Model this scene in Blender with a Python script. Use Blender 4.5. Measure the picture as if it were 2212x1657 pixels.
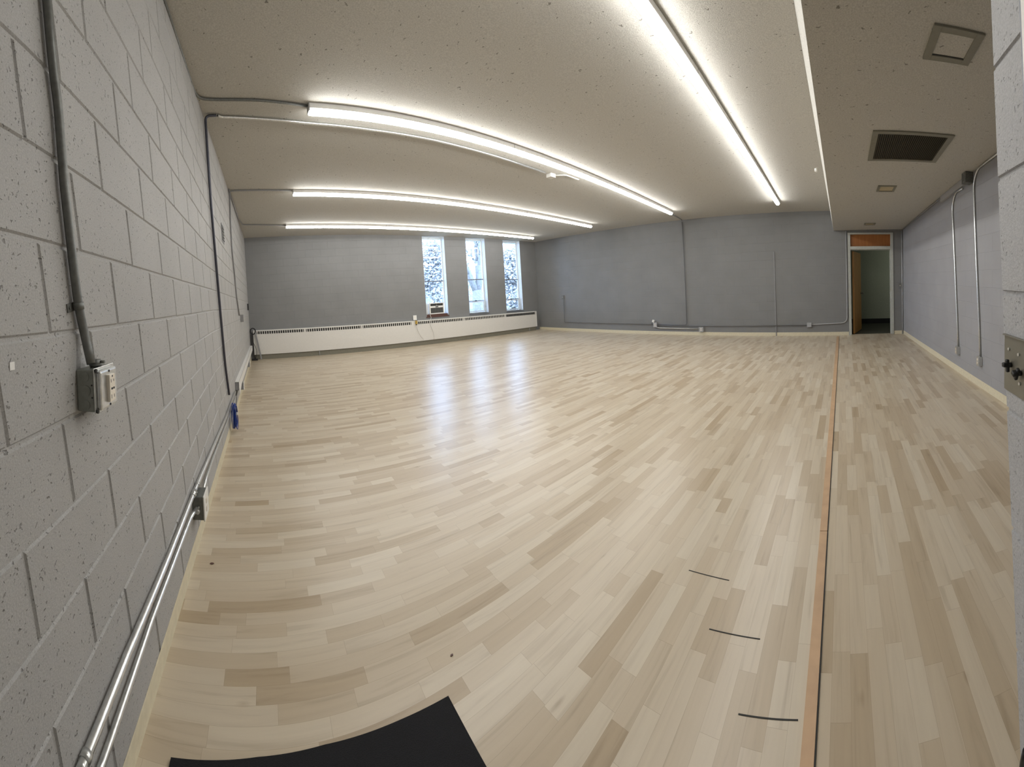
import bpy, bmesh, math, random
from mathutils import Vector, Matrix

# ------------------------------------------------------------------ camera, sky, exposure
sc = bpy.context.scene
for o in list(bpy.data.objects): bpy.data.objects.remove(o)
W_, H_ = 2212, 1657
FPX, CU, CV = 794.80715, 48.73912, 176.41467            # pixels per radian, picture centre offsets
CAM = Vector((0.4653, 0.0, 1.3281))
R = Matrix(((0.74256198, 0.66692277, 0.06177156),
            (-0.66722086, 0.74462532, -0.01869371),
            (-0.05846393, -0.02733403, 0.99791524)))    # columns: right, forward, up
cd = bpy.data.cameras.new('camera'); cam = bpy.data.objects.new('camera', cd)
sc.collection.objects.link(cam); sc.camera = cam
cd.type = 'PANO'; cd.panorama_type = 'CENTRAL_CYLINDRICAL'
cd.central_cylindrical_radius = 1.0
cd.central_cylindrical_range_u_min = (-W_/2 - CU) / FPX
cd.central_cylindrical_range_u_max = (W_/2 - CU) / FPX
cd.central_cylindrical_range_v_min = (-H_/2 - CV) / FPX
cd.central_cylindrical_range_v_max = (H_/2 - CV) / FPX
cd.clip_start = 0.02; cd.clip_end = 300
rt, fw, up = R.col[0], R.col[1], R.col[2]
cm = Matrix.Identity(4)
for i in range(3):
    cm[i][0] = rt[i]; cm[i][1] = up[i]; cm[i][2] = -fw[i]; cm[i][3] = CAM[i]
cam.matrix_world = cm

sc.view_settings.view_transform = 'Standard'; sc.view_settings.look = 'None'
sc.view_settings.exposure = 0.0; sc.view_settings.gamma = 1.0
sc.view_settings.use_curve_mapping = False
LED = 35.0
SKY = 13.0
wd = bpy.data.worlds.new('overcast_sky'); sc.world = wd; wd.use_nodes = True
bgn = wd.node_tree.nodes['Background']
bgn.inputs[0].default_value = (0.43, 0.62, 1.0, 1); bgn.inputs[1].default_value = SKY

# ------------------------------------------------------------------ room geometry
def zc(x, y): return 3.1057 - 0.0211*x + 0.0161*y             # main ceiling
def zs(x, y): return 2.7981 - 0.0372*x - 0.0120*(y - 0.1752)  # lowered ceiling
YS = 0.175                                                    # edge of the lowered ceiling
def yw(x): return 9.8803 - 0.0343*x                           # window wall
def xg(y): return 9.1219 + 0.0088*y                           # far grey wall
def yn(x): return -1.8082 + 0.0435*x                          # near wall
random.seed(7)

def ray(px, py):
    th = (px - W_/2 - CU)/FPX; t = (-(py - H_/2) - CV)/FPX
    return R @ Vector((math.sin(th), math.cos(th), t))
def hit(px, py, P, n):
    r = ray(px, py); P = Vector(P); n = Vector(n)
    return CAM + r*((P - CAM).dot(n)/r.dot(n))

class Frame:
    """a wall, ceiling or floor plane: u along, v up, n out into the room"""
    def __init__(s, o, u, n, v=None):
        s.o = Vector(o); s.n = Vector(n).normalized(); s.u = Vector(u).normalized()
        s.v = s.n.cross(s.u) if v is None else Vector(v)
        s.M = Matrix.Identity(4)
        for i in range(3):
            s.M[i][0] = s.u[i]; s.M[i][1] = s.v[i]; s.M[i][2] = s.n[i]; s.M[i][3] = s.o[i]
        s.I = s.M.inverted()
    def p(s, px, py, c=0.0):
        w = hit(px, py, s.o + s.n*c, s.n); l = s.I @ w
        return (l.x, l.y, c)
FL = Frame((0, 0, 0), (0, 1, 0), (1, 0, 0))
nW = Vector((-0.0343, -1, 0)); FW = Frame((0, 9.8803, 0), (1, -0.0343, 0), nW)
FG = Frame((9.1219, 0, 0), (-0.0088, -1, 0), (-1, 0.0088, 0))
FN = Frame((0, -1.8082, 0), (-1, -0.0435, 0), (-0.0435, 1, 0))
FC = Frame((0, 0, 3.1057), (1, 0, -0.0211), Vector((-0.0211, 0.0161, -1)))
FS = Frame((0, YS, 2.7981), (1, 0, -0.0372), Vector((-0.0372, -0.012, -1)))
FF = Frame((0, 0, 0), (1, 0, 0), (0, 0, 1))
FJ = Frame((0, -0.279, 0), (-1, 0, 0), (0, 1, 0))             # face of the doorway pier

# ------------------------------------------------------------------ materials
def NT(name):
    m = bpy.data.materials.new(name); m.use_nodes = True
    nt = m.node_tree; return m, nt, nt.nodes['Principled BSDF']
def nd(nt, t, **kw):
    n = nt.nodes.new(t)
    for k, v in kw.items():
        if k.startswith('i_'):
            key = k[2:]; key = int(key) if key.isdigit() else key
            n.inputs[key].default_value = v
        else: setattr(n, k, v)
    return n
def mth(nt, op, a, b=None, c=None):
    n = nt.nodes.new('ShaderNodeMath'); n.operation = op
    for i, x in enumerate((a, b, c)):
        if x is None: continue
        if isinstance(x, (int, float)): n.inputs[i].default_value = x
        else: nt.links.new(x, n.inputs[i])
    return n.outputs[0]
def ramp(nt, fac, stops):
    n = nt.nodes.new('ShaderNodeValToRGB'); e = n.color_ramp.elements
    while len(e) > 1: e.remove(e[-1])
    e[0].position = stops[0][0]; e[0].color = (*stops[0][1], 1)
    for p, c in stops[1:]:
        q = e.new(p); q.color = (*c, 1)
    nt.links.new(fac, n.inputs[0]); return n.outputs[0]
def simple(name, col, rough=0.5, metal=0.0, noise=0.06, scale=30, bump=0.0):
    m, nt, b = NT(name)
    tc = nd(nt, 'ShaderNodeTexCoord'); nz = nd(nt, 'ShaderNodeTexNoise', i_Scale=scale, i_Detail=4.0)
    nt.links.new(tc.outputs['Object'], nz.inputs['Vector'])
    lo = tuple(max(0, c*(1-noise)) for c in col); hi = tuple(min(1, c*(1+noise)) for c in col)
    nt.links.new(ramp(nt, nz.outputs[0], [(0.3, lo), (0.7, hi)]), b.inputs['Base Color'])
    b.inputs['Roughness'].default_value = rough; b.inputs['Metallic'].default_value = metal
    if bump:
        bp = nd(nt, 'ShaderNodeBump', i_Strength=bump, i_Distance=0.003)
        nt.links.new(nz.outputs[0], bp.inputs['Height']); nt.links.new(bp.outputs[0], b.inputs['Normal'])
    return m

def masonry(name, col, pits=1.0, joints=False):
    """painted concrete block: sandy bump, open pits; optional shallow painted-over joints"""
    m, nt, b = NT(name)
    tc = nd(nt, 'ShaderNodeTexCoord'); V = tc.outputs['Object']
    n1 = nd(nt, 'ShaderNodeTexNoise', i_Scale=230.0, i_Detail=5.0, i_Roughness=0.7); nt.links.new(V, n1.inputs[0])
    n2 = nd(nt, 'ShaderNodeTexNoise', i_Scale=2.2, i_Detail=3.0); nt.links.new(V, n2.inputs[0])
    n3 = nd(nt, 'ShaderNodeTexNoise', i_Scale=40.0, i_Detail=2.0); nt.links.new(V, n3.inputs[0])
    dv = nd(nt, 'ShaderNodeMixRGB', i_0=0.035); nt.links.new(V, dv.inputs[1]); nt.links.new(n3.outputs[1], dv.inputs[2])
    vo = nd(nt, 'ShaderNodeTexVoronoi', i_Scale=115.0); nt.links.new(dv.outputs[0], vo.inputs[0])
    rnd = mth(nt, 'MULTIPLY', nt.nodes.new('ShaderNodeSeparateColor').outputs[0], 1.0)
    sepc = [n for n in nt.nodes if n.bl_idname == 'ShaderNodeSeparateColor'][0]
    nt.links.new(vo.outputs['Color'], sepc.inputs[0])
    rad = mth(nt, 'MULTIPLY', mth(nt, 'SUBTRACT', rnd, 0.42), 0.66)                 # most cells have none
    pit = mth(nt, 'MULTIPLY', mth(nt, 'SUBTRACT', rad, vo.outputs['Distance']), 9.0)
    cl = nd(nt, 'ShaderNodeClamp'); nt.links.new(pit, cl.inputs[0]); pit = mth(nt, 'MULTIPLY', cl.outputs[0], pits)
    base = ramp(nt, n2.outputs[0], [(0.3, tuple(c*0.95 for c in col)), (0.7, tuple(c*1.04 for c in col))])
    mx = nd(nt, 'ShaderNodeMixRGB'); mx.inputs[2].default_value = (col[0]*0.38, col[1]*0.36, col[2]*0.34, 1)
    nt.links.new(mth(nt, 'MULTIPLY', pit, 0.62), mx.inputs[0]); nt.links.new(base, mx.inputs[1])
    g = nd(nt, 'ShaderNodeMixRGB', blend_type='MULTIPLY', i_0=0.5); nt.links.new(mx.outputs[0], g.inputs[1])
    nt.links.new(ramp(nt, n1.outputs[0], [(0.35, (0.62,)*3), (0.62, (1.1,)*3)]), g.inputs[2])
    nt.links.new(g.outputs[0], b.inputs['Base Color'])
    h = mth(nt, 'SUBTRACT', mth(nt, 'MULTIPLY', n1.outputs[0], 0.5), mth(nt, 'MULTIPLY', pit, 1.2))
    if joints:
        br = nd(nt, 'ShaderNodeTexBrick', i_Scale=1.0); br.inputs['Mortar Size'].default_value = 0.004
        br.inputs['Brick Width'].default_value = 0.406; br.inputs['Row Height'].default_value = 0.203
        br.inputs['Mortar Smooth'].default_value = 0.4
        nt.links.new(V, br.inputs[0]); h = mth(nt, 'SUBTRACT', h, mth(nt, 'MULTIPLY', br.outputs['Fac'], 0.55))
    bp = nd(nt, 'ShaderNodeBump', i_Strength=0.8, i_Distance=0.004)
    nt.links.new(h, bp.inputs['Height']); nt.links.new(bp.outputs[0], b.inputs['Normal'])
    b.inputs['Roughness'].default_value = 0.62
    return m

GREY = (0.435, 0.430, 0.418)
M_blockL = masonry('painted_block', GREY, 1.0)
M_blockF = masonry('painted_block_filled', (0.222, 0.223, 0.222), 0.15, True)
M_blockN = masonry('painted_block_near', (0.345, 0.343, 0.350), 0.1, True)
M_pier = masonry('painted_block_pier', (0.42, 0.42, 0.425), 0.55)

def ceiling_mat():
    m, nt, b = NT('textured_ceiling'); tc = nd(nt, 'ShaderNodeTexCoord'); V = tc.outputs['Object']
    n1 = nd(nt, 'ShaderNodeTexNoise', i_Scale=120.0, i_Detail=5.0, i_Roughness=0.7); nt.links.new(V, n1.inputs[0])
    n2 = nd(nt, 'ShaderNodeTexNoise', i_Scale=25.0, i_Detail=2.0); nt.links.new(V, n2.inputs[0])
    dv = nd(nt, 'ShaderNodeMixRGB', i_0=0.06); nt.links.new(V, dv.inputs[1]); nt.links.new(n2.outputs[1], dv.inputs[2])
    mp = nd(nt, 'ShaderNodeMapping'); mp.inputs['Scale'].default_value = (1.0, 0.45, 1); nt.links.new(dv.outputs[0], mp.inputs[0])
    vo = nd(nt, 'ShaderNodeTexVoronoi', i_Scale=42.0); nt.links.new(mp.outputs[0], vo.inputs[0])
    sp = nd(nt, 'ShaderNodeSeparateColor'); nt.links.new(vo.outputs['Color'], sp.inputs[0])
    rad = mth(nt, 'MULTIPLY', mth(nt, 'SUBTRACT', sp.outputs[0], 0.62), 0.75)
    pit = mth(nt, 'MULTIPLY', mth(nt, 'SUBTRACT', rad, vo.outputs['Distance']), 14.0)
    cl = nd(nt, 'ShaderNodeClamp'); nt.links.new(pit, cl.inputs[0])
    base = ramp(nt, n1.outputs[0], [(0.36, (0.430, 0.416, 0.378)), (0.64, (0.600, 0.582, 0.532))])
    mx = nd(nt, 'ShaderNodeMixRGB'); mx.inputs[2].default_value = (0.16, 0.145, 0.12, 1)
    nt.links.new(mth(nt, 'MULTIPLY', cl.outputs[0], 0.8), mx.inputs[0]); nt.links.new(base, mx.inputs[1])
    nt.links.new(mx.outputs[0], b.inputs['Base Color'])
    bp = nd(nt, 'ShaderNodeBump', i_Strength=0.5, i_Distance=0.004)
    nt.links.new(mth(nt, 'SUBTRACT', n1.outputs[0], cl.outputs[0]), bp.inputs['Height']); nt.links.new(bp.outputs[0], b.inputs['Normal'])
    b.inputs['Roughness'].default_value = 0.9
    return m
M_ceil = ceiling_mat()

def floor_mat():
    """bleached maple strip floor: 7 cm staves of uneven length running along x"""
    m, nt, b = NT('maple_strip_floor'); tc = nd(nt, 'ShaderNodeTexCoord')
    sx = nd(nt, 'ShaderNodeSeparateXYZ'); nt.links.new(tc.outputs['Object'], sx.inputs[0])
    X, Y = sx.outputs[0], sx.outputs[1]
    WD, LN = 0.063, 0.36
    row = mth(nt, 'FLOOR', mth(nt, 'DIVIDE', Y, WD))
    def wn(a, b_, k):
        cb = nd(nt, 'ShaderNodeCombineXYZ'); nt.links.new(a, cb.inputs[0])
        if b_ is not None: nt.links.new(b_, cb.inputs[1])
        cb.inputs[2].default_value = k
        w = nd(nt, 'ShaderNodeTexWhiteNoise', noise_dimensions='3D'); nt.links.new(cb.outputs[0], w.inputs[0]); return w.outputs[0]
    u = mth(nt, 'ADD', mth(nt, 'DIVIDE', X, LN), mth(nt, 'MULTIPLY', wn(row, None, 1.7), 9.0))
    i = mth(nt, 'FLOOR', u); f = mth(nt, 'FRACT', u)
    bd = mth(nt, 'MULTIPLY', wn(row, i, 5.1), 0.8)
    gt = mth(nt, 'GREATER_THAN', f, bd)
    cell = mth(nt, 'ADD', i, gt)
    r1 = wn(row, cell, 9.3); r2 = wn(row, cell, 3.9)
    # joints
    fy = mth(nt, 'FRACT', mth(nt, 'DIVIDE', Y, WD))
    ey = mth(nt, 'MINIMUM', fy, mth(nt, 'SUBTRACT', 1.0, fy))
    jy = mth(nt, 'LESS_THAN', ey, 0.010)
    ex = mth(nt, 'LESS_THAN', mth(nt, 'ABSOLUTE', mth(nt, 'SUBTRACT', f, bd)), 0.0022)
    jt = mth(nt, 'MAXIMUM', jy, ex)
    # grain: stretched noise, shifted per stave
    cb = nd(nt, 'ShaderNodeCombineXYZ'); nt.links.new(mth(nt, 'MULTIPLY', X, 2.2), cb.inputs[0])
    nt.links.new(mth(nt, 'MULTIPLY', Y, 32.0), cb.inputs[1]); nt.links.new(mth(nt, 'MULTIPLY', r2, 40.0), cb.inputs[2])
    gn = nd(nt, 'ShaderNodeTexNoise', i_Scale=1.0, i_Detail=4.0, i_Roughness=0.55, i_Distortion=0.6); nt.links.new(cb.outputs[0], gn.inputs[0])
    cb2 = nd(nt, 'ShaderNodeCombineXYZ'); nt.links.new(mth(nt, 'MULTIPLY', X, 3.2), cb2.inputs[0]); nt.links.new(mth(nt, 'MULTIPLY', Y, 8.0), cb2.inputs[1])
    kv = nd(nt, 'ShaderNodeTexVoronoi', i_Scale=1.0, voronoi_dimensions='2D'); nt.links.new(cb2.outputs[0], kv.inputs['Vector'])
    ks = nd(nt, 'ShaderNodeSeparateColor'); nt.links.new(kv.outputs['Color'], ks.inputs[0])
    kd = mth(nt, 'ADD', kv.outputs['Distance'], mth(nt, 'MULTIPLY', mth(nt, 'SUBTRACT', gn.outputs[0], 0.5), 0.25))
    kr = mth(nt, 'MULTIPLY', mth(nt, 'SUBTRACT', ks.outputs[0], 0.80), 0.7)
    kn = mth(nt, 'MULTIPLY', mth(nt, 'SUBTRACT', kr, kd), 9.0)
    col = ramp(nt, r1, [(0.0, (0.430, 0.340, 0.230)), (0.10, (0.475, 0.388, 0.276)), (0.38, (0.545, 0.462, 0.345)),
                        (0.75, (0.578, 0.500, 0.383)), (1.0, (0.612, 0.542, 0.428))])
    g = nd(nt, 'ShaderNodeMixRGB', blend_type='MULTIPLY', i_0=0.8); nt.links.new(col, g.inputs[1])
    nt.links.new(ramp(nt, gn.outputs[0], [(0.25, (0.74, 0.71, 0.67)), (0.45, (0.96, 0.95, 0.94)), (0.75, (1.05, 1.05, 1.04))]), g.inputs[2])
    k = nd(nt, 'ShaderNodeMixRGB', blend_type='MULTIPLY', i_0=0.55); nt.links.new(g.outputs[0], k.inputs[1])
    nt.links.new(ramp(nt, kn, [(0.0, (1, 1, 1)), (1.0, (0.62, 0.56, 0.50))]), k.inputs[2])
    j = nd(nt, 'ShaderNodeMixRGB'); nt.links.new(mth(nt, 'MULTIPLY', jt, 0.35), j.inputs[0]); nt.links.new(k.outputs[0], j.inputs[1])
    j.inputs[2].default_value = (0.26, 0.19, 0.12, 1)
    nt.links.new(j.outputs[0], b.inputs['Base Color'])
    rn = nd(nt, 'ShaderNodeTexNoise', i_Scale=1.3, i_Detail=3.0); nt.links.new(tc.outputs['Object'], rn.inputs[0])
    rg = nd(nt, 'ShaderNodeMapRange'); rg.inputs['To Min'].default_value = 0.29; rg.inputs['To Max'].default_value = 0.32
    nt.links.new(rn.outputs[0], rg.inputs[0]); nt.links.new(rg.outputs[0], b.inputs['Roughness'])
    b.inputs['Specular IOR Level'].default_value = 0.5
    return m
M_floor = floor_mat()

M_cream = simple('cream_vinyl_base', (0.66, 0.60, 0.44), 0.5)
M_galv = simple('galvanised_steel', (0.66, 0.67, 0.66), 0.28, 0.85, 0.12, 60)
M_galvd = simple('dull_zinc', (0.17, 0.175, 0.165), 0.5, 0.5, 0.15, 60)
M_shadepipe = simple('shade_tinted_pipe', (0.075, 0.078, 0.10), 0.4, 0.55)  # galvanised pipe coloured dark to stand in for shade on the wall
M_wallpaint = simple('grey_paint_on_metal', (0.26, 0.26, 0.265), 0.45)
M_ltpaint = simple('light_grey_paint_on_metal', (0.40, 0.40, 0.405), 0.35)
M_white = simple('white_enamel', (0.72, 0.70, 0.66), 0.35, 0, 0.02)
M_whiteb = simple('bright_white_plastic', (0.80, 0.79, 0.76), 0.35, 0, 0.02)
M_ivory = simple('ivory_plastic', (0.78, 0.72, 0.62), 0.4, 0, 0.02)
M_black = simple('black_plastic', (0.012, 0.012, 0.014), 0.45)
M_dark = simple('dark_recess', (0.03, 0.03, 0.028), 0.8)
M_slot = simple('grille_dark_metal', (0.17, 0.17, 0.165), 0.6)
M_matb = simple('black_carpet_mat', (0.006, 0.006, 0.008), 0.95, 0, 0.5, 400, 0.6)
M_frame = simple('pale_green_grey_paint', (0.46, 0.47, 0.43), 0.45)
M_winf = simple('white_window_paint', (0.74, 0.78, 0.80), 0.4)
M_mull = simple('grey_aluminium_bar', (0.16, 0.17, 0.19), 0.45, 0.3)
M_ventfr = simple('olive_grey_metal', (0.235, 0.225, 0.18), 0.5, 0.1)
M_ventbar = simple('bronze_louvre', (0.16, 0.14, 0.09), 0.5, 0.3)
M_tape = simple('tan_strip', (0.52, 0.345, 0.205), 0.5, 0, 0.08, 12)
M_blue = simple('blue_cable_jacket', (0.006, 0.040, 0.26), 0.4)
M_brownw = simple('dark_stained_wood', (0.10, 0.045, 0.035), 0.5)
M_hall = simple('pale_green_plaster', (0.42, 0.45, 0.37), 0.8)
M_carpet = simple('dark_olive_carpet', (0.040, 0.042, 0.028), 0.95, 0, 0.3, 60, 0.3)
M_steelp = simple('satin_steel_plate', (0.20, 0.19, 0.155), 0.42, 0.45, 0.05, 20)
M_yellow = simple('ochre_plastic', (0.45, 0.30, 0.06), 0.5)

def wood(name, c1, c2):
    m, nt, b = NT(name); tc = nd(nt, 'ShaderNodeTexCoord'); mp = nd(nt, 'ShaderNodeMapping')
    mp.inputs['Scale'].default_value = (30, 2.0, 30); nt.links.new(tc.outputs['Object'], mp.inputs[0])
    n = nd(nt, 'ShaderNodeTexNoise', i_Scale=1.0, i_Detail=5.0, i_Distortion=0.8); nt.links.new(mp.outputs[0], n.inputs[0])
    nt.links.new(ramp(nt, n.outputs[0], [(0.3, c1), (0.7, c2)]), b.inputs['Base Color']); b.inputs['Roughness'].default_value = 0.4
    return m
M_door = wood('honey_oak_veneer', (0.36, 0.17, 0.045), (0.52, 0.27, 0.085))
M_trans = wood('orange_wood_panel', (0.25, 0.085, 0.018), (0.33, 0.125, 0.03))

def emis(name, col, s):
    m, nt, b = NT(name); b.inputs['Base Color'].default_value = (0.85, 0.85, 0.85, 1)
    b.inputs['Emission Color'].default_value = (*col, 1); b.inputs['Emission Strength'].default_value = s
    return m
M_led = emis('led_diffuser', (1.0, 0.99, 0.965), LED); M_led.cycles.emission_sampling = 'FRONT'

def glass_mat():
    m, nt, b = NT('window_glass'); out = nt.nodes['Material Output']; nt.nodes.remove(b)
    tr = nd(nt, 'ShaderNodeBsdfTransparent'); tr.inputs[0].default_value = (0.93, 0.96, 0.97, 1)
    gl = nd(nt, 'ShaderNodeBsdfGlossy', i_Roughness=0.02); fr = nd(nt, 'ShaderNodeFresnel', i_IOR=1.45)
    mx = nd(nt, 'ShaderNodeMixShader'); nt.links.new(fr.outputs[0], mx.inputs[0])
    nt.links.new(tr.outputs[0], mx.inputs[1]); nt.links.new(gl.outputs[0], mx.inputs[2]); nt.links.new(mx.outputs[0], out.inputs[0])
    return m
M_glass = glass_mat()

# ------------------------------------------------------------------ mesh helpers
class MB:
    def __init__(s): s.bm = bmesh.new()
    def box(s, x0, x1, y0, y1, z0, z1, bev=0.0, M=None, seg=2):
        t = bmesh.new(); vs = [t.verts.new(Vector((x, y, z))) for x in (x0, x1) for y in (y0, y1) for z in (z0, z1)]
        for f in ((0,1,3,2), (4,6,7,5), (0,4,5,1), (2,3,7,6), (0,2,6,4), (1,5,7,3)): t.faces.new([vs[i] for i in f])
        bmesh.ops.recalc_face_normals(t, faces=t.faces)
        if bev > 0: bmesh.ops.bevel(t, geom=list(t.edges), offset=bev, segments=seg, affect='EDGES', profile=0.5)
        if M is not None: bmesh.ops.transform(t, matrix=M, verts=t.verts)
        s._join(t); return s
    def _join(s, t):
        me = bpy.data.meshes.new('t'); t.to_mesh(me); t.free(); s.bm.from_mesh(me); bpy.data.meshes.remove(me)
    def hexa(s, P):
        """8 points: bottom ring of 4 then top ring of 4"""
        vs = [s.bm.verts.new(Vector(p)) for p in P]
        for f in ((3,2,1,0), (4,5,6,7), (0,1,5,4), (1,2,6,5), (2,3,7,6), (3,0,4,7)): s.bm.faces.new([vs[i] for i in f])
        return s
    def cyl(s, p0, p1, r, seg=16, r2=None):
        p0, p1 = Vector(p0), Vector(p1); d = (p1 - p0).normalized()
        a = d.orthogonal().normalized(); b = d.cross(a); r2 = r if r2 is None else r2
        A = [s.bm.verts.new(p0 + (a*math.cos(t) + b*math.sin(t))*r) for t in [2*math.pi*i/seg for i in range(seg)]]
        B = [s.bm.verts.new(p1 + (a*math.cos(t) + b*math.sin(t))*r2) for t in [2*math.pi*i/seg for i in range(seg)]]
        for i in range(seg):
            j = (i+1) % seg; f = s.bm.faces.new((A[i], A[j], B[j], B[i])); f.smooth = True
        s.bm.faces.new(A[::-1]); s.bm.faces.new(B); return s
    def tube(s, pts, r, seg=12, fil=0.0, closed=False):
        P = [Vector(p) for p in pts]
        if fil > 0 and not closed:
            Q = [P[0]]
            for i in range(1, len(P)-1):
                a, b, c = P[i-1], P[i], P[i+1]; d1 = (a-b); d2 = (c-b)
                if d1.length < 1e-6 or d2.length < 1e-6 or d1.angle(d2) > 3.05: Q.append(b); continue
                k = min(fil, d1.length*0.49, d2.length*0.49); s0 = b + d1.normalized()*k; s1 = b + d2.normalized()*k
                for q in range(7):
                    t = q/6; Q.append(s0*(1-t)**2 + b*2*t*(1-t) + s1*t*t)
            Q.append(P[-1]); P = Q
        n = len(P); T = []
        for i in range(n):
            if closed: t = P[(i+1) % n] - P[i-1]
            else: t = P[min(i+1, n-1)] - P[max(i-1, 0)]
            T.append(t.normalized())
        a = T[0].orthogonal().normalized(); rings = []
        for i in range(n):
            a = (a - T[i]*a.dot(T[i])).normalized(); b = T[i].cross(a)
            rings.append([s.bm.verts.new(P[i] + (a*math.cos(w) + b*math.sin(w))*r) for w in [2*math.pi*k/seg for k in range(seg)]])
        for i in range(n if closed else n-1):
            A, B = rings[i], rings[(i+1) % n]
            for k in range(seg):
                j = (k+1) % seg; f = s.bm.faces.new((A[k], A[j], B[j], B[k])); f.smooth = True
        if not closed: s.bm.faces.new(rings[0][::-1]); s.bm.faces.new(rings[-1])
        return s
    def prism(s, poly, z0, z1):
        A = [s.bm.verts.new((x, y, z0)) for x, y in poly]; B = [s.bm.verts.new((x, y, z1)) for x, y in poly]; n = len(poly)
        s.bm.faces.new(A[::-1]); s.bm.faces.new(B)
        for i in range(n): s.bm.faces.new((A[i], A[(i+1) % n], B[(i+1) % n], B[i]))
        return s
    def obj(s, name, mat, parent=None, M=None):
        bmesh.ops.recalc_face_normals(s.bm, faces=s.bm.faces)
        me = bpy.data.meshes.new(name); s.bm.to_mesh(me); s.bm.free(); me.materials.append(mat)
        o = bpy.data.objects.new(name, me); sc.collection.objects.link(o)
        if parent is not None: o.parent = parent
        elif M is not None: o.matrix_world = M
        return o
def tag(o, label, cat, group=None):
    o['label'] = label; o['category'] = cat
    if group: o['group'] = group
    return o
def struct(o): o['kind'] = 'structure'; return o
def thing(name, label, cat, M, group=None):
    o = bpy.data.objects.new(name, None); sc.collection.objects.link(o); o.matrix_world = M; o.empty_display_size = 0.05
    return tag(o, label, cat, group)
def at(F, a, b, c=0.0): return F.M @ Matrix.Translation((a, b, c))
def rel(pts, a, b): return [(p[0]-a, p[1]-b, p[2]) for p in pts]

def conduit(F, pts, r, label, mat, fil=0.06, group=None, straps=(), c=None, name='conduit_pipe', couplings=()):
    """pts: (px, py[, standoff]) points seen on the plane F, or ('w', a, b, c) in the plane's own metres"""
    c0 = r + 0.004 if c is None else c; L = []
    for p in pts:
        if p[0] == 'w': L.append((p[1], p[2], p[3] if len(p) > 3 else c0))
        else: L.append(F.p(p[0], p[1], p[2] if len(p) > 2 else c0))
    a, b = L[0][0], L[0][1]; L = rel(L, a, b)
    o = MB().tube(L, r, 14, fil).obj(name, mat, None, at(F, a, b)); tag(o, label, 'pipe', group)
    def along(k, d):
        A, B = Vector(L[k]), Vector(L[k+1]); return A + (B-A)*d, (B-A).normalized()
    for k, d in straps:                               # one-hole strap: ring and flat ear on the wall
        q, t = along(k, d); m = MB(); m.cyl(q - t*0.009, q + t*0.009, r + 0.0025, 14)
        e = t.cross(Vector((0, 0, 1))).normalized()
        m.box(-0.011, 0.011, 0, r + 0.022, -0.001, 0.003, 0.0005, Matrix.Translation((q.x, q.y, 0.001)) @ Matrix(((t.x, e.x, 0, 0), (t.y, e.y, 0, 0), (0, 0, 1, 0), (0, 0, 0, 1))))
        m.cyl((q.x + e.x*(r+0.013), q.y + e.y*(r+0.013), 0.003), (q.x + e.x*(r+0.013), q.y + e.y*(r+0.013), 0.007), 0.004, 8)
        m.obj('strap', mat, o)
    for k, d in couplings:
        q, t = along(k, d); m = MB(); m.cyl(q - t*0.028, q + t*0.028, r + 0.003, 14)
        m.cyl(q + Vector((0, 0, r)) + t*0.015, q + Vector((0, 0, r + 0.007)) + t*0.015, 0.0035, 8); m.cyl(q + Vector((0, 0, r)) - t*0.015, q + Vector((0, 0, r + 0.007)) - t*0.015, 0.0035, 8)
        m.obj('coupling', mat, o)
    return o
def jbox(F, a, b, w, h, d, label, cat='electrical box', mat=None, plate=None, name='junction_box', group=None, face='outlet'):
    mat = mat or M_ltpaint
    t = thing(name, label, cat, at(F, a, b), group)
    MB().box(-w/2, w/2, -h/2, h/2, 0.0005, d, 0.004).obj('box_body', mat, t)
    pl = MB().box(-w/2-0.002, w/2+0.002, -h/2-0.002, h/2+0.002, d, d+0.006, 0.002).obj('cover_plate', plate or mat, t)
    if face == 'outlet':
        for sy in (-1, 1):
            MB().box(-0.015, 0.015, sy*0.02-0.013, sy*0.02+0.013, d+0.006, d+0.009, 0.001).box(-0.009, -0.006, sy*0.02-0.004, sy*0.02+0.006, d+0.009, d+0.0095).box(0.006, 0.009, sy*0.02-0.004, sy*0.02+0.006, d+0.009, d+0.0095).obj('receptacle', M_ivory, pl)
    elif face == 'switch':
        MB().box(-0.006, 0.006, -0.012, 0.012, d+0.006, d+0.016, 0.001).obj('toggle', M_ivory, pl)
    elif face == 'screws':
        for sy in (-1, 1): MB().cyl((0, sy*h*0.38, d+0.006), (0, sy*h*0.38, d+0.008), 0.004, 10).obj('screw', M_galv, pl)
    return t

# ------------------------------------------------------------------ the room
XE = 11.5
cor = dict(LW=(0, yw(0)))
fl = MB().box(-0.3, 9.35, -2.2, 10.3, -0.12, 0.0); struct(fl.obj('floor', M_floor))
# main ceiling slab and lowered ceiling with its upright edge
def slab(x0, x1, y0, y1, zf, th=0.15):
    P = [(x0, y0), (x1, y0), (x1, y1), (x0, y1)]
    return MB().hexa([(x, y, zf(x, y)) for x, y in P] + [(x, y, zf(x, y) + th) for x, y in P])
struct(slab(-0.3, 9.4, YS + 0.10, 10.3, zc).obj('ceiling', M_ceil))
P = [(-0.3, -2.2), (9.4, -2.2), (9.4, YS + 0.03), (-0.3, YS - 0.0)]
m = MB().hexa([(x, y, zs(x, y)) for x, y in P] + [(x, y, zc(x, y) + 0.15) for x, y in [(-0.3, -2.2), (9.4, -2.2), (9.4, YS + 0.12), (-0.3, YS + 0.12)]])
struct(m.obj('ceiling', M_ceil))

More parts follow.
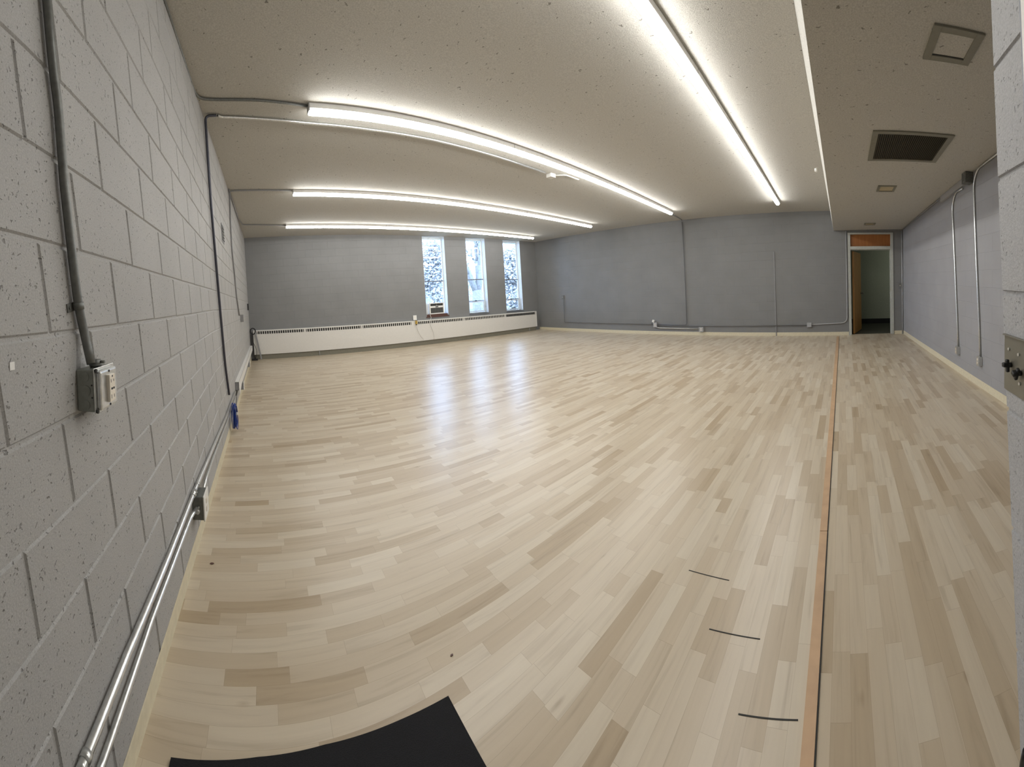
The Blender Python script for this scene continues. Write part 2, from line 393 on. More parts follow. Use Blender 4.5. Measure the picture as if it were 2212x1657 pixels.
# left wall: individual block faces standing proud of recessed joints
def blk(j, k):
    z = 1.709 + 0.2085*k
    for _ in range(3):
        y = 0.95397 + 0.200493*j - 0.22297*z + 0.019693*z*z - 0.0025357*j*z
        ye = min(max(y, 0.3), 3.2)
        z = ZF[0] + ZF[1]*k + ZF[2]*ye + ZF[3]*ye*ye + ZF[4]*k*ye + ZF[5]*k*k
        if k < -5: z = max(z, 0.0) if k > -8 else 0.0
    return (y, z)
ZF = (1.7266, 0.22427, -0.00975, 0.00155, -0.01085, 0.0020066)
m = MB(); y0, y1 = -2.2, 10.2
P = [(y0, 0), (y1, 0), (y1, zc(0, y1) + 0.05), (y0, zc(0, y0) + 0.05)]
m.hexa([(-0.25, y, z - 0.05 if z == 0 else z) for y, z in P] + [(-0.0050, y, z - 0.05 if z == 0 else z) for y, z in P])
bl = MB(); g0, g1 = 0.0032, 0.0082
for k in range(-8, 9):
    par = 0 if k % 2 == 0 else 1
    for j in range(-18 + par, 50, 2):
        Q = [blk(j, k), blk(j+2, k), blk(j+2, k+1), blk(j, k+1)]
        if Q[1][0] < y0 + 0.05 or Q[0][0] > y1 - 0.1: continue
        if Q[2][1] - Q[1][1] < 0.03 or Q[0][1] > 3.35: continue
        C = Vector((sum(q[0] for q in Q)/4, sum(q[1] for q in Q)/4))
        jit = [random.uniform(-0.0012, 0.0012) for _ in range(4)]
        def ins(q, g, i):
            dy = g if q[0] < C.x else -g; dz = g if q[1] < C.y else -g
            return (q[0] + dy + jit[i], q[1] + dz + jit[i-1])
        A = [ins(q, g0, i) for i, q in enumerate(Q)]; B = [ins(q, g1, i) for i, q in enumerate(Q)]
        va = [bl.bm.verts.new((-0.0052, *q)) for q in A]; vb = [bl.bm.verts.new((0.0, *q)) for q in B]
        bl.bm.faces.new(vb)
        for i in range(4): bl.bm.faces.new((va[i], va[(i+1) % 4], vb[(i+1) % 4], vb[i]))
me = bpy.data.meshes.new('t'); bl.bm.to_mesh(me); m.bm.from_mesh(me); bpy.data.meshes.remove(me); bl.bm.free()
struct(m.obj('wall_left', M_blockL))

# walls with openings, built in their own planes
def wall(F, name, rects, a0, a1, ztop, mat, th=0.22, zbot=-0.05):
    """rects: openings (a0, a1, z0, z1); ztop(a) gives the top"""
    m = MB(); cuts = sorted(rects); x = a0
    def piece(p, q, lo, hi):
        if q - p < 1e-5: return
        zl = (lambda a: lo) if not callable(lo) else lo; zh = (lambda a: hi) if not callable(hi) else hi
        m.hexa([(p, zl(p), -th), (q, zl(q), -th), (q, zl(q), 0), (p, zl(p), 0), (p, zh(p), -th), (q, zh(q), -th), (q, zh(q), 0), (p, zh(p), 0)])
    for (p, q, lo, hi) in cuts:
        piece(x, p, zbot, ztop); 
        if lo > zbot + 0.06: piece(p, q, zbot, lo)
        if hi is not None: piece(p, q, hi, ztop)
        x = q
    piece(x, a1, zbot, ztop)
    return struct(m.obj(name, mat, None, F.M))
def ztopW(a): return zc(a, yw(a)) + 0.04
WIN = [(4.985, 5.700, 0.795), (6.430, 7.125, 0.765), (7.830, 8.525, 0.735)]
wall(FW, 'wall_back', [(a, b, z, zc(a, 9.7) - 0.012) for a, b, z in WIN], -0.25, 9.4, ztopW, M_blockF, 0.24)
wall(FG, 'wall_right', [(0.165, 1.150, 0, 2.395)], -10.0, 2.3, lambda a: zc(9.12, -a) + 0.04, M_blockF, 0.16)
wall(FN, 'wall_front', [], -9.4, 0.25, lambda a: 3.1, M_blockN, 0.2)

# doorway pier on the right of the camera (its edge leans a little, as the picture shows it)
def xe(z): return 1.0745 + 0.115*(z - 1.302)
m = MB(); zt = 2.80
m.hexa([(x, y, z) for z in (0, zt) for x, y in ((xe(z) - 0.34, -0.52), (xe(z) - 0.003, -0.52), (xe(z) - 0.003, -0.2835), (xe(z) - 0.34, -0.2835))])
for k in range(-7, 8):
    z0 = 1.302 + k*0.207; z1 = z0 + 0.207
    if z1 < 0.02 or z0 > zt: continue
    z0, z1 = max(z0, 0), min(z1, zt); b = 0.0022
    lo, hi = z0 + (b if z0 > 0 else 0), z1 - b
    A = [(xe(lo) - 0.34, lo), (xe(lo) - 0.001, lo), (xe(hi) - 0.001, hi), (xe(hi) - 0.34, hi)]
    c = 0.003
    Bk = [(A[0][0], A[0][1] + c), (A[1][0] - c, A[1][1] + c), (A[2][0] - c, A[2][1] - c), (A[3][0], A[3][1] - c)]
    m.hexa([(x, -0.2860, z) for x, z in A] + [(x, -0.279, z) for x, z in Bk])
struct(m.obj('wall_doorway', M_pier))
dp = MB(); 
dp.hexa([(x, y, z) for z in (0, zt) for x, y in ((xe(z) - 0.135, -0.2788), (xe(z) - 0.116, -0.2788), (xe(z) - 0.116, -0.2765), (xe(z) - 0.135, -0.2765))])
struct(dp.obj('trim_1', M_mull))
dp = MB(); dp.hexa([(x, y, z) for z in (0, zt) for x, y in ((xe(z) - 0.34, -0.2788), (xe(z) - 0.136, -0.2788), (xe(z) - 0.136, -0.268), (xe(z) - 0.34, -0.268))])
struct(dp.obj('trim_2', M_white))

# room beyond the door
struct(MB().box(9.262, 12.6, -3.4, 1.6, -0.12, 0.001).obj('floor_hall', M_carpet))
struct(MB().box(11.30, 11.5, -3.4, 1.6, 0, 2.75).obj('wall_hall', M_hall))
struct(MB().box(9.285, 11.3, 1.4, 1.6, 0, 2.75).obj('wall_hall_left', M_hall))
struct(MB().box(9.285, 11.3, -3.4, -3.2, 0, 2.75).obj('wall_hall_right', M_hall))
struct(MB().box(9.270, 9.284, -3.4, -1.19, 0.0, 2.72).box(9.270, 9.284, -0.12, 1.6, 0.0, 2.72).box(9.270, 9.284, -1.19, -0.12, 2.41, 2.72).obj('wall_hall_near', M_hall))
struct(MB().box(9.275, 11.5, -3.4, 1.6, 2.72, 2.85).obj('ceiling_hall', M_hall))
struct(MB().box(11.285, 11.30, -3.2, 1.4, 0.001, 0.145, 0.003).obj('baseboard_hall', M_black))

hl = bpy.data.lights.new('hall_fill_light', 'AREA'); hl.shape = 'RECTANGLE'; hl.size = 0.6; hl.size_y = 0.3; hl.energy = 6.5; hl.color = (0.95, 1.0, 0.88)  # added fill light without a visible fixture, brightens the hall
ho = bpy.data.objects.new('hall_fill_light', hl); sc.collection.objects.link(ho); ho.location = (10.3, -2.2, 2.70)
# baseboards: cream vinyl cove with a thin toe
def base(F, a0, a1, name, h=0.082):
    m = MB(); prof = [(0.0005, 0), (0.0045, 0), (0.0035, 0.012), (0.0032, h-0.003), (0.0022, h), (0.0005, h)]
    A = [m.bm.verts.new((a0, z, c)) for c, z in prof]; B = [m.bm.verts.new((a1, z, c)) for c, z in prof]; n = len(prof)
    for i in range(n): m.bm.faces.new((A[i], A[(i+1) % n], B[(i+1) % n], B[i]))
    m.bm.faces.new(A[::-1]); m.bm.faces.new(B); return struct(m.obj(name, M_cream, None, F.M))
base(FL, -1.75, 9.86, 'baseboard_left')
base(FG, -9.56, 0.112, 'baseboard_right'); base(FG, 1.193, 1.40, 'baseboard_right')
base(FN, -9.10, -1.02, 'baseboard_front', 0.088)

# door frame, transom panel and door leaf
fr = thing('door_frame', 'pale painted steel door frame with a transom in the far grey wall', 'door frame', at(FG, 0.65, 0))
def frb(a0, a1, b0, b1): MBf.box(a0-0.65, a1-0.65, b0, b1, -0.155, 0.018, 0.003)
MBf = MB(); frb(0.120, 0.180, 0.002, 2.400); frb(1.120, 1.185, 0.002, 2.400); frb(0.180, 1.120, 2.362, 2.400); frb(0.180, 1.120, 2.010, 2.085)
frm = MBf.obj('frame', M_frame, fr)
# right jamb is narrower on the face: stop moulding
MB().box(1.106-0.65, 1.120-0.65, 0.002, 2.010, -0.10, -0.05, 0.002).box(0.180-0.65, 1.106-0.65, 1.996, 2.010, -0.10, -0.05, 0.002).obj('door_stop', M_frame, fr)
MB().box(0.180-0.65, 1.120-0.65, 2.085, 2.362, -0.07, -0.035, 0.002).obj('transom_panel', M_trans, fr)
hx, hy = 9.285, -0.215
dv = Vector((0.86, -0.205, 0)).normalized(); dn = Vector((0, 0, 1)).cross(dv)
DM = Matrix.Identity(4)
for i in range(3): DM[i][0] = dv[i]; DM[i][1] = (0, 0, 1)[i]; DM[i][2] = -dn[i]; DM[i][3] = (hx, hy, 0)[i]
dl = thing('door_leaf', 'honey oak door standing open into the dim room beyond', 'door', DM)
MB().box(0.0, 0.90, 0.008, 1.985, 0.0, 0.042, 0.002).obj('leaf', M_door, dl)
kn = MB(); kn.cyl((0.835, 0.95, 0.042), (0.835, 0.95, 0.085), 0.011).cyl((0.835, 0.95, 0.080), (0.835, 0.95, 0.112), 0.026, 18, 0.020).cyl((0.835, 0.95, 0.042), (0.835, 0.95, 0.047), 0.03)
kn.obj('door_knob', M_galvd, dl)

# ------------------------------------------------------------------ ceiling lights
def light(px0, px1, label, start=None, seams=3):
    A = Vector(FC.p(px0[0], px0[1], 0.066)) if start is None else Vector(start); B = Vector(FC.p(px1[0], px1[1], 0.066))
    if start is not None:                                     # extend the visible run back to its unseen end
        C0 = Vector(FC.p(px0[0], px0[1], 0.066)); d = (C0 - B); A = B + d*((start[0] - B.x)/d.x)
    A.z = B.z = 0; L = (B - A).length; ang = math.atan2(B.y - A.y, B.x - A.x)
    M = FC.M @ Matrix.Translation(A) @ Matrix.Rotation(ang, 4, 'Z')
    t = thing('strip_light', label, 'ceiling light', M, 'LED strip lights across the ceiling')
    MB().box(0.004, L-0.004, -0.043, 0.043, 0.001, 0.048, 0.004).obj('housing', M_whiteb, t)
    prof = [(-0.034, 0.047), (-0.034, 0.060), (-0.030, 0.078), (-0.020, 0.089), (0, 0.093), (0.020, 0.089), (0.030, 0.078), (0.034, 0.060), (0.034, 0.047)]
    m = MB(); NS = 16; n = len(prof)
    rings = [[m.bm.verts.new((0.012 + (L-0.024)*k/NS, y, z)) for y, z in prof] for k in range(NS+1)]
    for A_, B_ in zip(rings[:-1], rings[1:]):
        for i in range(n):
            f = m.bm.faces.new((A_[i], A_[(i+1) % n], B_[(i+1) % n], B_[i])); f.smooth = i < n-1
    m.bm.faces.new(rings[0][::-1]); m.bm.faces.new(rings[-1])
    m.obj('diffuser', M_led, t)
    for x in (0, L-0.012): MB().box(x, x+0.012, -0.045, 0.045, 0.001, 0.072, 0.003).obj('end_cap', M_ltpaint, t)
    for i in range(1, seams): MB().box(L*i/seams-0.004, L*i/seams+0.004, -0.0445, 0.0445, 0.001, 0.0495, 0.001).obj('joint_band', M_ltpaint, t)
    return t
light((665, 242), (1450, 462), 'long LED strip light second from the lowered ceiling, with a conduit beside it')
light((1377, 0), (1680, 441), 'LED strip light nearest the lowered ceiling, running out of the top of the picture', start=(0.95, 0))
light((632, 420), (1277, 490), 'LED strip light third from the lowered ceiling, with a conduit stub at its left end')
light((617, 491), (1152, 515), 'LED strip light nearest the windows')

# ------------------------------------------------------------------ conduits on the left side
conduit(FL, [(97, -40), (115, 152), (125.5, 228), (138.6, 400), (153.8, 535), (162, 604), (170.0, 664), (183, 725), (197, 786, 0.036)], 0.0118,
        'thick bare steel conduit down the near left wall into the outlet box', M_galvd, 0.05, straps=((5, 0.95),), couplings=())
conduit(FC, [(347, -20, 0.02), (395, 124, 0.02), (420, 200, 0.02), (433, 214, 0.016), (470, 216, 0.014), (560, 217, 0.014), (664, 229, 0.016)], 0.0105,
        'thin conduit along the top of the left wall turning to the second strip light', M_galvd, 0.07)
# galvanised conduit: wall run with shade in its colour, brighter ceiling run, one bent pipe each side of the corner
top = FL.p(446, 282, 0.018)
wpts = [FL.M @ Vector(FL.p(px, py, 0.018)) for px, py in ((495, 852), (486.6, 788.6), (476.5, 680), (468, 584), (456.5, 450), (449, 340))]
cpts = [FC.M @ Vector(FC.p(px, py, 0.018)) for px, py in ((478, 253), (560, 257), (665, 266), (800, 280), (940, 303), (1070, 337), (1178, 373))]
cn = Vector((0.02, wpts[-1].y - 0.03, zc(0, 3.3) - 0.02))
mid = cn + Vector((0.10, 0.02, 0))
o = MB().tube([*wpts, cn, mid], 0.0125, 14, 0.07).obj('conduit_pipe', M_shadepipe)
tag(o, 'dark conduit with painted-in shade running up the left wall and bending onto the ceiling', 'pipe')
o = MB().tube([mid + Vector((0.012, 0.001, 0)), *cpts], 0.0125, 14, 0.10).obj('conduit_pipe', M_galv)
tag(o, 'ceiling conduit running beside the second strip light to the white box', 'pipe')
jbox(FC, *FC.p(1190, 376)[:2], 0.10, 0.10, 0.05, 'small white junction box on the ceiling beside the second strip light', mat=M_whiteb, face='screws')
conduit(FC, [(1199, 379, 0.02), (1222, 378, 0.02), (1250, 388, 0.03)], 0.009, 'short conduit stub from the white ceiling box to the second strip light', M_whiteb, 0.03)
# third conduit: from box up the wall, ceiling run to light three
wp = [FL.M @ Vector(FL.p(px, py, 0.016)) for px, py in ((517, 681), (511, 640), (507.5, 600), (501.4, 542), (497.5, 470), (496.5, 428))]
cp = [FC.M @ Vector(FC.p(px, py, 0.016)) for px, py in ((508, 412), (560, 411), (629, 412))]
cn = Vector((0.018, wp[-1].y - 0.02, zc(0, 5.5) - 0.018))
o = MB().tube([*wp, cn, *cp], 0.0115, 12, 0.05).obj('conduit_pipe', M_wallpaint)
tag(o, 'grey conduit from the far left wall box up to the third strip light', 'pipe')
yb = FL.p(520, 688)[0]
jbox(FL, yb - 0.05, FL.p(519, 688)[1], 0.11, 0.13, 0.055, 'grey outlet box on the left wall below the thin conduit', mat=M_wallpaint, plate=M_ltpaint)
P0 = [Vector((0.016, 5.56, zc(0, 5.56) - 0.017)), Vector((0.016, 7.45, zc(0, 7.45) - 0.017))]
cp = [FC.M @ Vector(FC.p(px, py, 0.016)) for px, py in ((524, 485.5), (560, 486), (616, 487))]
o = MB().tube([*P0, *cp], 0.0115, 12, 0.05).obj('conduit_pipe', M_wallpaint)
tag(o, 'grey conduit along the wall top to the strip light nearest the windows', 'pipe')

# outlet box beside the camera (face looks into the room)
oy, oz = 0.862, 1.150
t = thing('outlet_box', 'zinc outlet box with a white safety receptacle on the near left wall', 'electrical outlet', at(FL, oy, oz))
D = 0.062
bodyM = MB().box(-0.056, 0.056, -0.052, 0.052, 0.0005, D - 0.012, 0.004); M_box = simple('grey_green_zinc', (0.25, 0.26, 0.235), 0.45, 0.35, 0.15, 40); body = bodyM.obj('box_body', M_box, t)
for zz in (-0.034, 0, 0.034): MB().cyl((-0.0562, zz, 0.026), (-0.0575, zz, 0.026), 0.0135 if zz == 0 else 0.011, 20).obj('knockout', M_box, body)
for zz in (0.014, -0.016): MB().cyl((-0.0562, zz, 0.044), (-0.0572, zz, 0.044), 0.0022, 8).obj('screw_hole', M_black, body)
pl = MB().box(-0.059, 0.059, -0.055, 0.055, D - 0.012, D - 0.009, 0.001).box(-0.050, 0.050, -0.049, 0.049, D - 0.010, D + 0.004, 0.007, seg=3).obj('cover_plate', M_galv, t)
for sy in (-1, 1):
    MB().cyl((-0.053, sy*0.049, D - 0.009), (-0.053, sy*0.049, D - 0.004), 0.005, 12).obj('screw', M_dark, pl)
    MB().cyl((0, sy*0.042, D + 0.004), (0, sy*0.042, D + 0.0055), 0.003, 10).obj('screw', M_dark, pl)
rc = MB().box(-0.0165, 0.0165, -0.034, 0.034, D + 0.003, D + 0.013, 0.0015).obj('receptacle', M_ivory, t)
MB().box(-0.010, -0.0075, 0.014, 0.022, D + 0.0128, D + 0.0134).box(0.0060, 0.0085, 0.015, 0.021, D + 0.0128, D + 0.0134).box(-0.003, 0.003, 0.027, 0.031, D + 0.0128, D + 0.0134).obj('socket_slots', M_black, rc)
MB().box(-0.009, -0.002, -0.004, 0.001, D + 0.0128, D + 0.0145, 0.0005).box(0.003, 0.009, -0.004, 0.001, D + 0.0128, D + 0.0145, 0.0005).obj('test_button', M_black, rc)
MB().box(-0.010, -0.0075, -0.026, -0.016, D + 0.0128, D + 0.0134).box(0.0060, 0.0085, -0.025, -0.017, D + 0.0128, D + 0.0134).obj('socket_slots', M_slot, rc)
cn = MB(); cn.cyl((-0.010, 0.052, 0.034), (-0.010, 0.072, 0.034), 0.0150, 14).cyl((-0.010, 0.056, 0.034), (-0.010, 0.060, 0.034), 0.0172, 6).cyl((-0.010, 0.066, 0.046), (-0.010, 0.066, 0.060), 0.0040, 8)
cn.obj('connector', M_galvd, t)

a, b, c = FL.p(26, 791, 0.001)
tag(MB().box(-0.0075, 0.0075, -0.008, 0.008, 0.0003, 0.002, 0.0006).obj('wall_label', M_whiteb, None, at(FL, a, b)), 'tiny white rectangular sticker on the near left wall', 'sticker')

# wall vent slot and thermostat
v = thing('wall_vent', 'small dark louvred vent high on the left wall beyond the dark conduit', 'vent', at(FL, 4.40, 2.265))
MB().box(-0.11, 0.11, -0.11, 0.11, 0.0005, 0.008, 0.002).obj('vent_frame', M_wallpaint, v)
m = MB(); m.box(-0.095, 0.095, -0.095, 0.095, 0.008, 0.0085)
m.obj('vent_opening', M_dark, v)
m = MB()
for i in range(5): m.box(-0.092, 0.092, -0.085 + i*0.036, -0.068 + i*0.036, 0.0085, 0.014, 0.001)
m.obj('louvre', M_slot, v)
th = thing('thermostat', 'small black wall box near the far corner of the left wall', 'thermostat', at(FL, 9.40, 1.40))
MB().box(-0.05, 0.05, -0.085, 0.085, 0.0005, 0.035, 0.005).obj('housing', M_black, th)
MB().box(-0.03, 0.03, 0.0, 0.05, 0.035, 0.037, 0.001).obj('display', M_slot, th)

# low twin conduits, box, raceway
conduit(FL, [(172, 1670), (178, 1655), (274, 1416), (361, 1211), (422.6, 1055), (489, 900), (508, 846)], 0.0120,
        'upper of the two bright conduits low along the left wall', M_galv, 0.0, straps=((1, 0.06), (4, 0.03)), couplings=((3, 0.90),))
conduit(FL, [(212, 1672), (219, 1655), (329, 1334), (397, 1156), (412, 1118, 0.016), (425, 1098, 0.032)], 0.0098,
        'lower bright conduit running into the near face of the low metal box', M_galv, 0.02)
conduit(FL, [(437.5, 1064, 0.036), (446, 1030, 0.020), (461, 987), (491, 909), (509, 858), (514, 842)], 0.0098,
        'bright conduit low on the left wall between the metal box and the white raceway', M_galv, 0.02, straps=((2, 0.3),))
t = thing('junction_box', 'deep metal outlet box with a white plate low on the left wall', 'electrical box', at(FL, 2.050, 0.262))
MB().box(-0.058, 0.058, -0.062, 0.062, 0.0005, 0.062, 0.003).obj('box_body', M_galvd, t)
p_ = MB().box(-0.064, 0.064, -0.066, 0.066, 0.062, 0.070, 0.003).obj('cover_plate', M_whiteb, t)
for sy in (-1, 1): MB().box(-0.016, 0.016, sy*0.022-0.014, sy*0.022+0.014, 0.070, 0.073, 0.001).obj('receptacle', M_ivory, p_)
MB().cyl((-0.058, -0.006, 0.034), (-0.078, -0.010, 0.030), 0.0125, 12).cyl((-0.070, 0.004, 0.036), (-0.070, 0.018, 0.040), 0.004, 8).obj('connector', M_galv, t)

rw = thing('cable_raceway', 'long white surface raceway low along the far left wall', 'raceway', at(FL, 4.86, 0.33))
LR = 4.75
m = MB(); m.box(0, LR, -0.055, 0.055, 0.0005, 0.052, 0.003).obj('raceway_body', M_wallpaint, rw)
MB().box(-0.01, LR, -0.060, 0.060, 0.052, 0.056, 0.001).box(-0.01, LR, 0.055, 0.060, 0.0005, 0.056, 0.001).obj('raceway_cover', M_whiteb, rw)
MB().hexa([(-0.005, -0.02, 0.056), (0.35, -0.02, 0.056), (0.35, -0.058, 0.056), (-0.005, -0.115, 0.056), (-0.005, -0.02, 0.059), (0.35, -0.02, 0.059), (0.35, -0.058, 0.059), (-0.005, -0.115, 0.059)]).obj('loose_flap', M_whiteb, rw)
jbox(FL, 5.60, 0.19, 0.11, 0.115, 0.06, 'outlet box with a white plate hanging under the near end of the raceway', mat=M_wallpaint, plate=M_whiteb)
jbox(FL, 7.75, 0.19, 0.11, 0.115, 0.06, 'outlet box with a white plate under the middle of the raceway', mat=M_wallpaint, plate=M_whiteb)

# blue cable coil hung on the conduit
cc = thing('cable_coil', 'coiled blue network cable hanging from the low conduit on the left wall', 'cable', at(FL, 4.02, 0.205))
m = MB()
for k in range(14):
    w = 0.070 + 0.018*math.sin(k*2.1); h = 0.125 + 0.012*math.cos(k*1.7); cx = 0.010*math.sin(k*3.3); N = 28
    m.tube([(cx + w*math.sin(2*math.pi*i/N)*(1 - 0.25*math.cos(2*math.pi*i/N)), -0.02 + h*math.cos(2*math.pi*i/N), 0.036 + k*0.0030 + 0.006*math.sin(2*math.pi*i/N + k)) for i in range(N)], 0.0036, 8, 0, True)
m.obj('coil', M_blue, cc)
m = MB(); m.tube([(0.05, 0.0, 0.082), (0.075, -0.10, 0.085), (0.05, -0.165, 0.085), (0.0, -0.175, 0.08), (-0.04, -0.14, 0.078)], 0.0028, 8, 0.05)
m.obj('loose_end', M_blue, cc)
MB().box(-0.012, 0.012, -0.012, 0.012, 0.074, 0.092, 0.002).obj('connector', M_whiteb, cc)
conduit(FL, [('w', 4.115, 0.15, 0.06), ('w', 4.28, 0.13, 0.05), ('w', 4.55, 0.17, 0.03), ('w', 4.85, 0.26, 0.02)], 0.0035, 'thin dark cable from the blue coil up to the white raceway', M_black, 0.05, name='cable')['category'] = 'cable'

# ------------------------------------------------------------------ window wall
for n_, (a0, a1, zsill) in enumerate(WIN):
    zt = zc((a0+a1)/2, 9.7) - 0.012; D0, D1 = -0.235, -0.19
    w = bpy.data.objects.new('window_%d' % (n_+1), None); sc.collection.objects.link(w); w.matrix_world = at(FW, (a0+a1)/2, zsill); struct(w)
    hw = (a1-a0)/2; Ht = zt - zsill
    b1, b2, b3 = (2.712, 1.825, 1.170) if n_ == 0 else ((2.669, 1.827, 1.150) if n_ == 1 else (2.636, 1.787, 1.125))
    b1, b2, b3 = b1 - zsill, b2 - zsill, b3 - zsill
    m = MB(); f = 0.026
    m.box(-hw, -hw+f, 0, Ht, D0, D1, 0.003).box(hw-f, hw, 0, Ht, D0, D1, 0.003).box(-hw+f, hw-f, Ht-0.045, Ht, D0, D1, 0.003).box(-hw+f, hw-f, 0.0, 0.03, D0, D1, 0.003)
    m.obj('window_frame', M_winf, w)
    MB().box(-hw+f, hw-f, b1-0.010, b1+0.010, D0+0.01, D1-0.01, 0.002).obj('mullion', M_winf, w)
    MB().box(-hw+f, hw-f, b2-0.014, b2+0.014, D0, D1+0.01, 0.002).obj('mullion', M_mull, w)
    MB().box(-hw+f, hw-f, b3-0.011, b3+0.011, D0, D1, 0.002).obj('mullion', M_mull if n_ else M_winf, w)
    MB().box(-hw+f, hw-f, (0.03 if n_ else b3), Ht-0.045, -0.218, -0.212).obj('window_pane', M_glass, w)
    # painted reveal lining
    m = MB(); m.box(-hw, -hw+0.004, 0.0, Ht, D1, -0.002).box(hw-0.004, hw, 0.0, Ht, D1, -0.002).box(-hw, hw, Ht-0.004, Ht, D1, -0.002)
    m.obj('reveal_lining', M_winf, w)
    MB().box(-hw-0.012, hw+0.012, -0.032, 0.0, D1, 0.022, 0.004).obj('window_sill', M_brownw if n_ == 0 else M_mull, w)
    if n_:                                         # opening sash with latch at the foot
        s = MB(); y0_, y1_ = 0.045, b3 - 0.02
        s.box(-hw+f+0.004, hw-f-0.012, y1_-0.026, y1_, D1-0.02, D1+0.012, 0.004).box(-hw+f+0.004, hw-f-0.012, y0_, y0_+0.026, D1-0.02, D1+0.012, 0.004)
        s.box(-hw+f+0.004, -hw+f+0.028, y0_, y1_, D1-0.02, D1+0.012, 0.004).box(hw-f-0.040, hw-f-0.012, y0_, y1_, D1-0.02, D1+0.012, 0.004)
        sa = s.obj('hopper_sash', M_winf, w)
        MB().box(-0.03, 0.03, b3-0.012, b3+0.020, D1-0.002, D1+0.030, 0.004).obj('latch', M_black, sa)
        MB().tube([(hw-0.03, 0.22, D1+0.004), (hw-0.012, 0.20, D1+0.07), (hw-0.03, 0.18, D1+0.10)], 0.006, 8, 0.02).obj('stay_arm', M_galv, sa)

# air conditioner in window 1
am = (4.985+5.700)/2
ac = thing('air_conditioner', 'small white window air conditioner with dark grilles in the leftmost window', 'air conditioner', at(FW, 5.33, 0.860))
MB().box(-0.225, 0.225, 0.0, 0.315, -0.42, -0.045, 0.008).obj('cabinet', M_white, ac)
m = MB(); m.box(-0.235, 0.235, -0.006, 0.022, -0.045, 0.0, 0.005).box(-0.235, 0.235, 0.300, 0.322, -0.045, 0.0, 0.005).box(-0.235, -0.205, 0.0, 0.315, -0.045, 0.0, 0.005).box(0.205, 0.235, 0.0, 0.315, -0.045, 0.0, 0.005)
m.box(-0.21, 0.21, 0.178, 0.232, -0.045, -0.006, 0.003)
fp = m.obj('front_panel', M_whiteb, ac)
m = MB(); m.box(-0.205, 0.205, 0.022, 0.178, -0.045, -0.030); m.box(-0.205, 0.205, 0.232, 0.300, -0.045, -0.030); m.obj('grille_backing', M_dark, fp)
m = MB()
for i in range(17): m.box(-0.2+i*0.0248, -0.194+i*0.0248, 0.022, 0.178, -0.030, -0.012)
for i in range(9): m.box(-0.204, 0.204, 0.028+i*0.0175, 0.0315+i*0.0175, -0.028, -0.016)
m.obj('intake_grille', M_slot, fp)
m = MB(); m.box(-0.008, 0.008, 0.232, 0.300, -0.030, -0.008)
for i in range(4): m.box(-0.2, 0.2, 0.240+i*0.016, 0.2435+i*0.016, -0.029, -0.014)
m.obj('outlet_louvre', M_slot, fp)
MB().box(-0.045, 0.045, 0.192, 0.220, -0.006, 0.002, 0.003).obj('control_panel', M_black, fp)
# side filler panel and the board beneath
tag(MB().box(-0.054, 0.054, -0.170, 0.170, -0.006, 0.0, 0.001).obj('filler_panel', M_winf, None, at(FW, 5.045, 0.99, -0.10)), 'pale accordion filler panel left of the window air conditioner', 'panel')
tag(MB().box(-0.335, 0.335, 0, 0.056, -0.32, -0.004, 0.004).obj('support_board', M_brownw, None, at(FW, 5.335, 0.796)), 'dark stained board propping up the window air conditioner', 'board')

# long convector cabinet
def htop(a): return 0.772 - 0.0128*a
X0, X1, DP = 0.10, 8.97, 0.155
hc = thing('convector_heater', 'long low white convector cabinet under the windows', 'heater', at(FW, X0, 0))
LH = X1 - X0
def hx8(m, p, q, z0, z1, c0, c1):
    g = lambda z, a: z(a) if callable(z) else z
    return m.hexa([(p, g(z0, p), c0), (q, g(z0, q), c0), (q, g(z0, q), c1), (p, g(z0, p), c1), (p, g(z1, p), c0), (q, g(z1, q), c0), (q, g(z1, q), c1), (p, g(z1, p), c1)])
T_ = lambda d: (lambda a: htop(a + X0) - d)
m = MB(); hx8(m, 0, LH, 0.132, T_(0.115), 0.012, DP); m.obj('front_panel', M_white, hc)
m = MB(); hx8(m, 0, LH, T_(0.012), T_(0), 0.002, DP + 0.004); hx8(m, LH - 0.02, LH, 0.132, T_(0.012), 0.002, DP + 0.003); hx8(m, 0, 0.02, 0.132, T_(0.012), 0.002, DP+0.003); m.obj('top_panel', M_whiteb, hc)
m = MB(); hx8(m, 0.02, LH-0.02, T_(0.115), T_(0.012), 0.012, 0.050); m.obj('inner_casing', M_dark, hc)
edges = [0.0, 1.30, 2.90, 4.33, 5.45, 7.15, LH]
px_g = [(554, 655), (661, 779), (784, 888), (902, 1001), (1005, 1092), (1095, 1163)]
gr = []
for p, q in px_g:
    ap = FW.p(p, 713, DP)[0] - X0; aq = FW.p(q, 690, DP)[0] - X0; gr.append((max(ap, 0.05), min(aq, LH-0.06)))
m = MB(); prev = 0.02
for p, q in gr + [(LH - 0.02, LH)]:
    hx8(m, prev, p, T_(0.115), T_(0.012), 0.05, DP); prev = q
hx8(m, 0.02, LH - 0.02, T_(0.118), T_(0.103), 0.05, DP + 0.002); hx8(m, 0.02, LH - 0.02, T_(0.026), T_(0.010), 0.05, DP + 0.002)
m.obj('grille_rail', M_white, hc)
